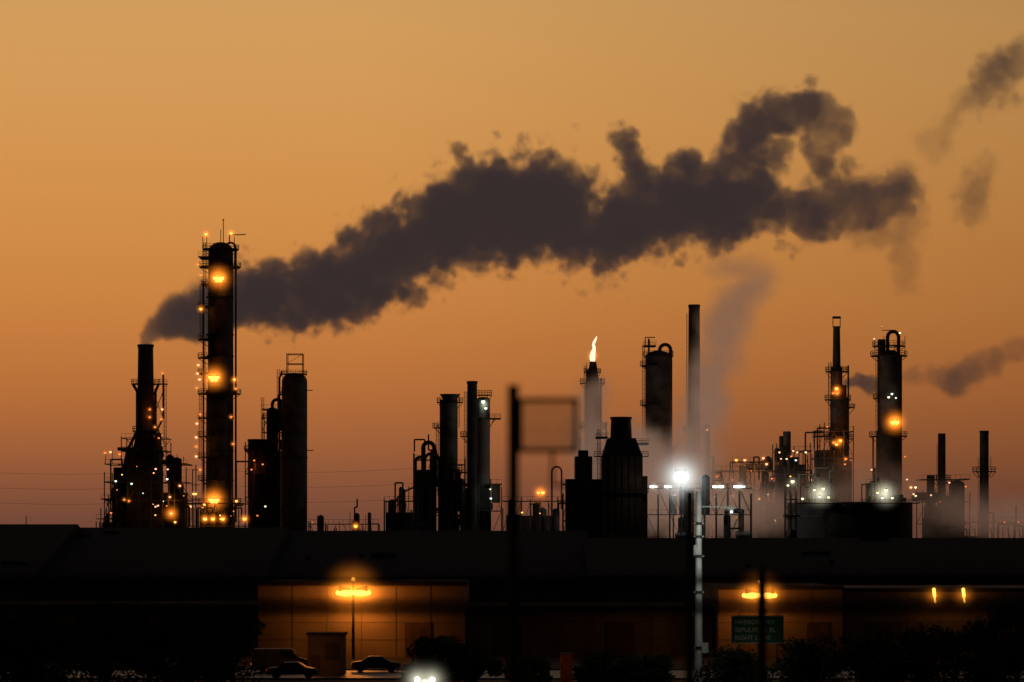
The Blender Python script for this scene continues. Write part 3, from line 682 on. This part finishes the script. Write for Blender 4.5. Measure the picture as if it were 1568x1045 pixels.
    for g in range(len(groups)):
        geo = gi.outputs[0]
        if len(groups) > 1:
            sg = N.new('GeometryNodeSeparateGeometry'); sg.domain = 'POINT'; L.new(geo, sg.inputs['Geometry'])
            cmpn = math_('COMPARE', attr('gid'), float(g), False, .2); L.new(cmpn, sg.inputs['Selection']); geo = sg.outputs['Selection']
        sn = N.new('GeometryNodeSampleNearest'); sn.domain = 'POINT'; L.new(geo, sn.inputs['Geometry']); L.new(P, sn.inputs['Sample Position'])
        def samp(dt, src):
            s = N.new('GeometryNodeSampleIndex'); s.data_type = dt; s.domain = 'POINT'
            L.new(geo, s.inputs['Geometry']); L.new(src, s.inputs['Value']); L.new(sn.outputs['Index'], s.inputs['Index']); return s.outputs['Value']
        pc = samp('FLOAT_VECTOR', pos.outputs[0]); rc = samp('FLOAT', attr('rad')); dc = samp('FLOAT', attr('dn'))
        ds = N.new('ShaderNodeVectorMath'); ds.operation = 'DISTANCE'; L.new(P, ds.inputs[0]); L.new(pc, ds.inputs[1])
        f = math_('SUBTRACT', 1.0, math_('DIVIDE', ds.outputs['Value'], rc))
        if F is None: F, DC = f, dc
        else:
            F = math_('SMOOTH_MAX', F, f, False, .25); DC = math_('MULTIPLY', math_('ADD', DC, dc), .5)
    for sc, amp in layers:
        t_ = math_('MULTIPLY', math_('SUBTRACT', noise(sc, 5, .6, .25), .5), amp*2)
        if grow is not None: t_ = math_('MULTIPLY', t_, grow)
        F = math_('ADD', F, t_)
    if puffs:
        wp = warped(.35, 2.6, False)
        for sc, amp in puffs:     # rounded cauliflower billows
            vq = N.new('ShaderNodeTexVoronoi'); vq.voronoi_dimensions = '3D'; vq.feature = 'F1'; L.new(wp, vq.inputs['Vector']); vq.inputs['Scale'].default_value = sc
            t_ = math_('MULTIPLY', math_('SUBTRACT', .47, vq.outputs['Distance']), amp)
            if grow is not None: t_ = math_('MULTIPLY', t_, grow)
            F = math_('ADD', F, t_)
    f = math_('MULTIPLY', F, sharp, True); f = math_('MULTIPLY', math_('MULTIPLY', f, f), DC)
    vc = N.new('GeometryNodeVolumeCube'); L.new(f, vc.inputs['Density']); vc.inputs['Min'].default_value = mn; vc.inputs['Max'].default_value = mx
    for i, ax in enumerate('XYZ'): vc.inputs['Resolution '+ax].default_value = max(8, int((mx[i]-mn[i])/res))
    sm = N.new('GeometryNodeSetMaterial'); sm.inputs['Material'].default_value = m
    L.new(vc.outputs[0], sm.inputs[0]); L.new(sm.outputs[0], go.inputs[0])
    mod = ob.modifiers.new('billow', 'NODES'); mod.node_group = ng; me.materials.append(m)
    return ob

main = [(223, 532, 12, 1.3, 0), (226, 518, 16, 1.2, 0), (240, 503, 27, 1.1, 0), (270, 490, 46, 1, 0), (310, 482, 52, 1, 1), (345, 464, 54, 1, 2), (385, 449, 64, 1, 3), (430, 444, 70, 1, 3), (480, 440, 68, 1, 4), (525, 432, 68, 1, 4), (570, 408, 68, 1, 5), (612, 382, 78, 1, 5), (655, 358, 76, 1, 6), (700, 332, 84, 1, 6), (745, 312, 92, 1, 7), (800, 314, 96, 1, 7), (850, 318, 92, 1, 7), (895, 338, 84, .95, 8), (940, 345, 84, .95, 8), (980, 335, 70, .9, 8), (1020, 322, 76, .85, 9), (1060, 312, 78, .8, 9), (1105, 312, 76, .75, 9), (1150, 304, 68, .75, 10), (1190, 320, 52, .7, 10), (1235, 325, 50, .6, 10), (1285, 315, 54, .45, 10), (1335, 300, 50, .28, 10), (1390, 290, 42, .12, 10)]
l2 = [(1155, 290, 50, .8, 9), (1148, 230, 46, .8, 8), (1166, 188, 44, .8, 8), (1202, 170, 42, .8, 8), (1242, 165, 44, .7, 8), (1278, 178, 38, .5, 8), (1292, 200, 28, .4, 8)]
l3 = [(1252, 180, 36, .5, 9), (1268, 225, 40, .45, 9), (1280, 270, 44, .4, 9), (1295, 300, 50, .4, 9)]
l4 = [(964, 212, 34, .8, 8), (972, 245, 38, .8, 8), (1000, 285, 52, .85, 8)]
l5 = [(704, 240, 28, .9, 5), (716, 268, 40, .9, 5), (740, 290, 50, 1, 6)]
l6 = [(1194, 220, 26, .6, 8), (1178, 255, 30, .6, 8)]
l7 = [(1030, 250, 34, .8, 8), (1080, 262, 40, .8, 8)]
SM = (.028, .0195, .0195)
plume('smoke_plume', 722, [[main], [l2, l4, l5, l7], [l3, l6]], .46, (.42, .36, .34), .50, ((.065, .75), (.2, .7), (.55, .3)), 2.9, seed=3.0, warp=8.0, lift=SM, aniso=.35, wx0=235, puffs=((.14, .55), (.3, .35)))
w1 = [(1575, 80, 34, .6, 0), (1530, 105, 42, .9, 0), (1512, 150, 42, .8, 0), (1470, 175, 34, .3, 0), (1425, 225, 34, .2, 0)]
w2 = [(1505, 260, 30, .4, 0), (1488, 300, 38, .6, 0), (1490, 335, 28, .3, 0)]
w3 = [(1385, 400, 34, .3, 0), (1395, 440, 26, .25, 0), (1380, 290, 50, .35, 0), (1320, 370, 40, .3, 0)]
w4 = [(1560, 535, 20, .7, 0), (1500, 562, 24, .8, 0), (1462, 585, 34, 1.1, 0), (1400, 575, 20, .7, 0), (1385, 580, 18, .7, 0)]
plume('smoke_wisp', 730, [[w1, w2, w3, w4]], .7, (.45, .39, .37), .17, ((.09, 1.0), (.28, .8)), 2.0, seed=11.0, lift=SM, warp=6, puffs=((.2, .5),))
plume('smoke_puff', 706, [[[(1296, 588, 9, 1, 0), (1315, 584, 15, 1, 1), (1345, 592, 19, .8, 1)]]], .3, (.4, .35, .36), .6, ((.4, .8),), 2.5, seed=5.0, lift=SM)
s1 = [(1052, 800, 66, 1.2, 0), (1056, 730, 66, 1.3, 0), (1066, 660, 62, 1.2, 0), (1086, 590, 60, 1.1, 0), (1108, 520, 58, 1, 0), (1132, 455, 56, .9, 0), (1162, 430, 48, .7, 0), (1110, 405, 40, .5, 0)]
s2 = [(900, 740, 54, .8, 5), (985, 690, 66, 1.1, 5), (1010, 770, 76, 1.3, 0), (1100, 780, 74, 1, 0), (1200, 780, 62, .5, 0), (1320, 740, 60, .35, 0), (1420, 780, 56, .35, 0), (1600, 800, 60, .5, 0)]
s3 = [(905, 690, 56, .9, 4), (905, 600, 44, .7, 4)]
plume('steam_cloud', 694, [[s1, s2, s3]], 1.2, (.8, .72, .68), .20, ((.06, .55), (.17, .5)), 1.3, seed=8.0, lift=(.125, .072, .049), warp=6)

# ------------------------------------------------------------------ sky
w = bpy.data.worlds.new('World'); scene.world = w; w.use_nodes = True; n = w.node_tree.nodes; l = w.node_tree.links
bg = n['Background']; tc = n.new('ShaderNodeTexCoord'); sx = n.new('ShaderNodeSeparateXYZ'); l.new(tc.outputs['Generated'], sx.inputs[0])
def lin(c): return tuple(((x/255)/12.92 if x/255 <= .04045 else ((x/255+.055)/1.055)**2.4) for x in c)+(1,)
rp = n.new('ShaderNodeValToRGB'); cr = rp.color_ramp; cr.interpolation = 'B_SPLINE'
stops = [(0.0, (104, 66, 54)), (.012, (118, 74, 56)), (.03, (148, 89, 56)), (.055, (180, 108, 57)), (.085, (197, 127, 64)), (.125, (206, 143, 76)), (.165, (208, 153, 88)), (.2, (204, 156, 94)), (.32, (150, 130, 110)), (.6, (70, 75, 95))]
while len(cr.elements) < len(stops): cr.elements.new(.5)
for e, (p, c) in zip(cr.elements, stops): e.position = p
for e, (p, c) in zip(cr.elements, stops): e.color = lin(c)
l.new(sx.outputs['Z'], rp.inputs['Fac'])
az = n.new('ShaderNodeMapRange'); az.interpolation_type = 'SMOOTHSTEP'; l.new(sx.outputs['Y'], az.inputs['Value'])
for i, v in zip((1, 2, 3, 4), (-.1, .95, .03, 1.0)): az.inputs[i].default_value = v
ax = n.new('ShaderNodeMapRange'); l.new(sx.outputs['X'], ax.inputs['Value'])
for i, v in zip((1, 2, 3, 4), (-.05, .25, 1.0, .66)): ax.inputs[i].default_value = v
mu = n.new('ShaderNodeMath'); mu.operation = 'MULTIPLY'; l.new(az.outputs[0], mu.inputs[0]); l.new(ax.outputs[0], mu.inputs[1])
cm = n.new('ShaderNodeVectorMath'); cm.operation = 'SCALE'; l.new(rp.outputs[0], cm.inputs[0]); l.new(mu.outputs[0], cm.inputs['Scale'])
sk = n.new('ShaderNodeTexSky'); sk.sky_type = 'NISHITA'; sk.sun_disc = False; sk.sun_elevation = math.radians(0.5); sk.sun_rotation = math.radians(-12)
sk.dust_density = 3.0
sc = n.new('ShaderNodeVectorMath'); sc.operation = 'SCALE'; sc.inputs['Scale'].default_value = .006; l.new(sk.outputs[0], sc.inputs[0])
ad = n.new('ShaderNodeVectorMath'); ad.operation = 'ADD'; l.new(cm.outputs[0], ad.inputs[0]); l.new(sc.outputs[0], ad.inputs[1])
l.new(ad.outputs[0], bg.inputs['Color']); bg.inputs['Strength'].default_value = 1.0
sd = bpy.data.lights.new('sun', 'SUN'); sd.energy = .03; sd.angle = math.radians(.5); sd.color = (1, .6, .35)
so = bpy.data.objects.new('sun', sd); scene.collection.objects.link(so); so.rotation_euler = (math.radians(-89), 0, math.radians(12))

# ------------------------------------------------------------------ camera
cd = bpy.data.cameras.new('camera'); co = bpy.data.objects.new('camera', cd); scene.collection.objects.link(co)
co.location = (0, 0, CAMZ); co.rotation_euler = (math.pi/2, 0, 0)
cd.sensor_width = 36; cd.lens = 36/(1568*K); cd.shift_y = (HOR-522.5)/1568; cd.clip_start = .5; cd.clip_end = 20000
cd.dof.use_dof = True; cd.dof.focus_distance = 700; cd.dof.aperture_fstop = 0.75
scene.camera = co
scene.view_settings.view_transform = 'Standard'; scene.view_settings.look = 'None'; scene.view_settings.exposure = 0
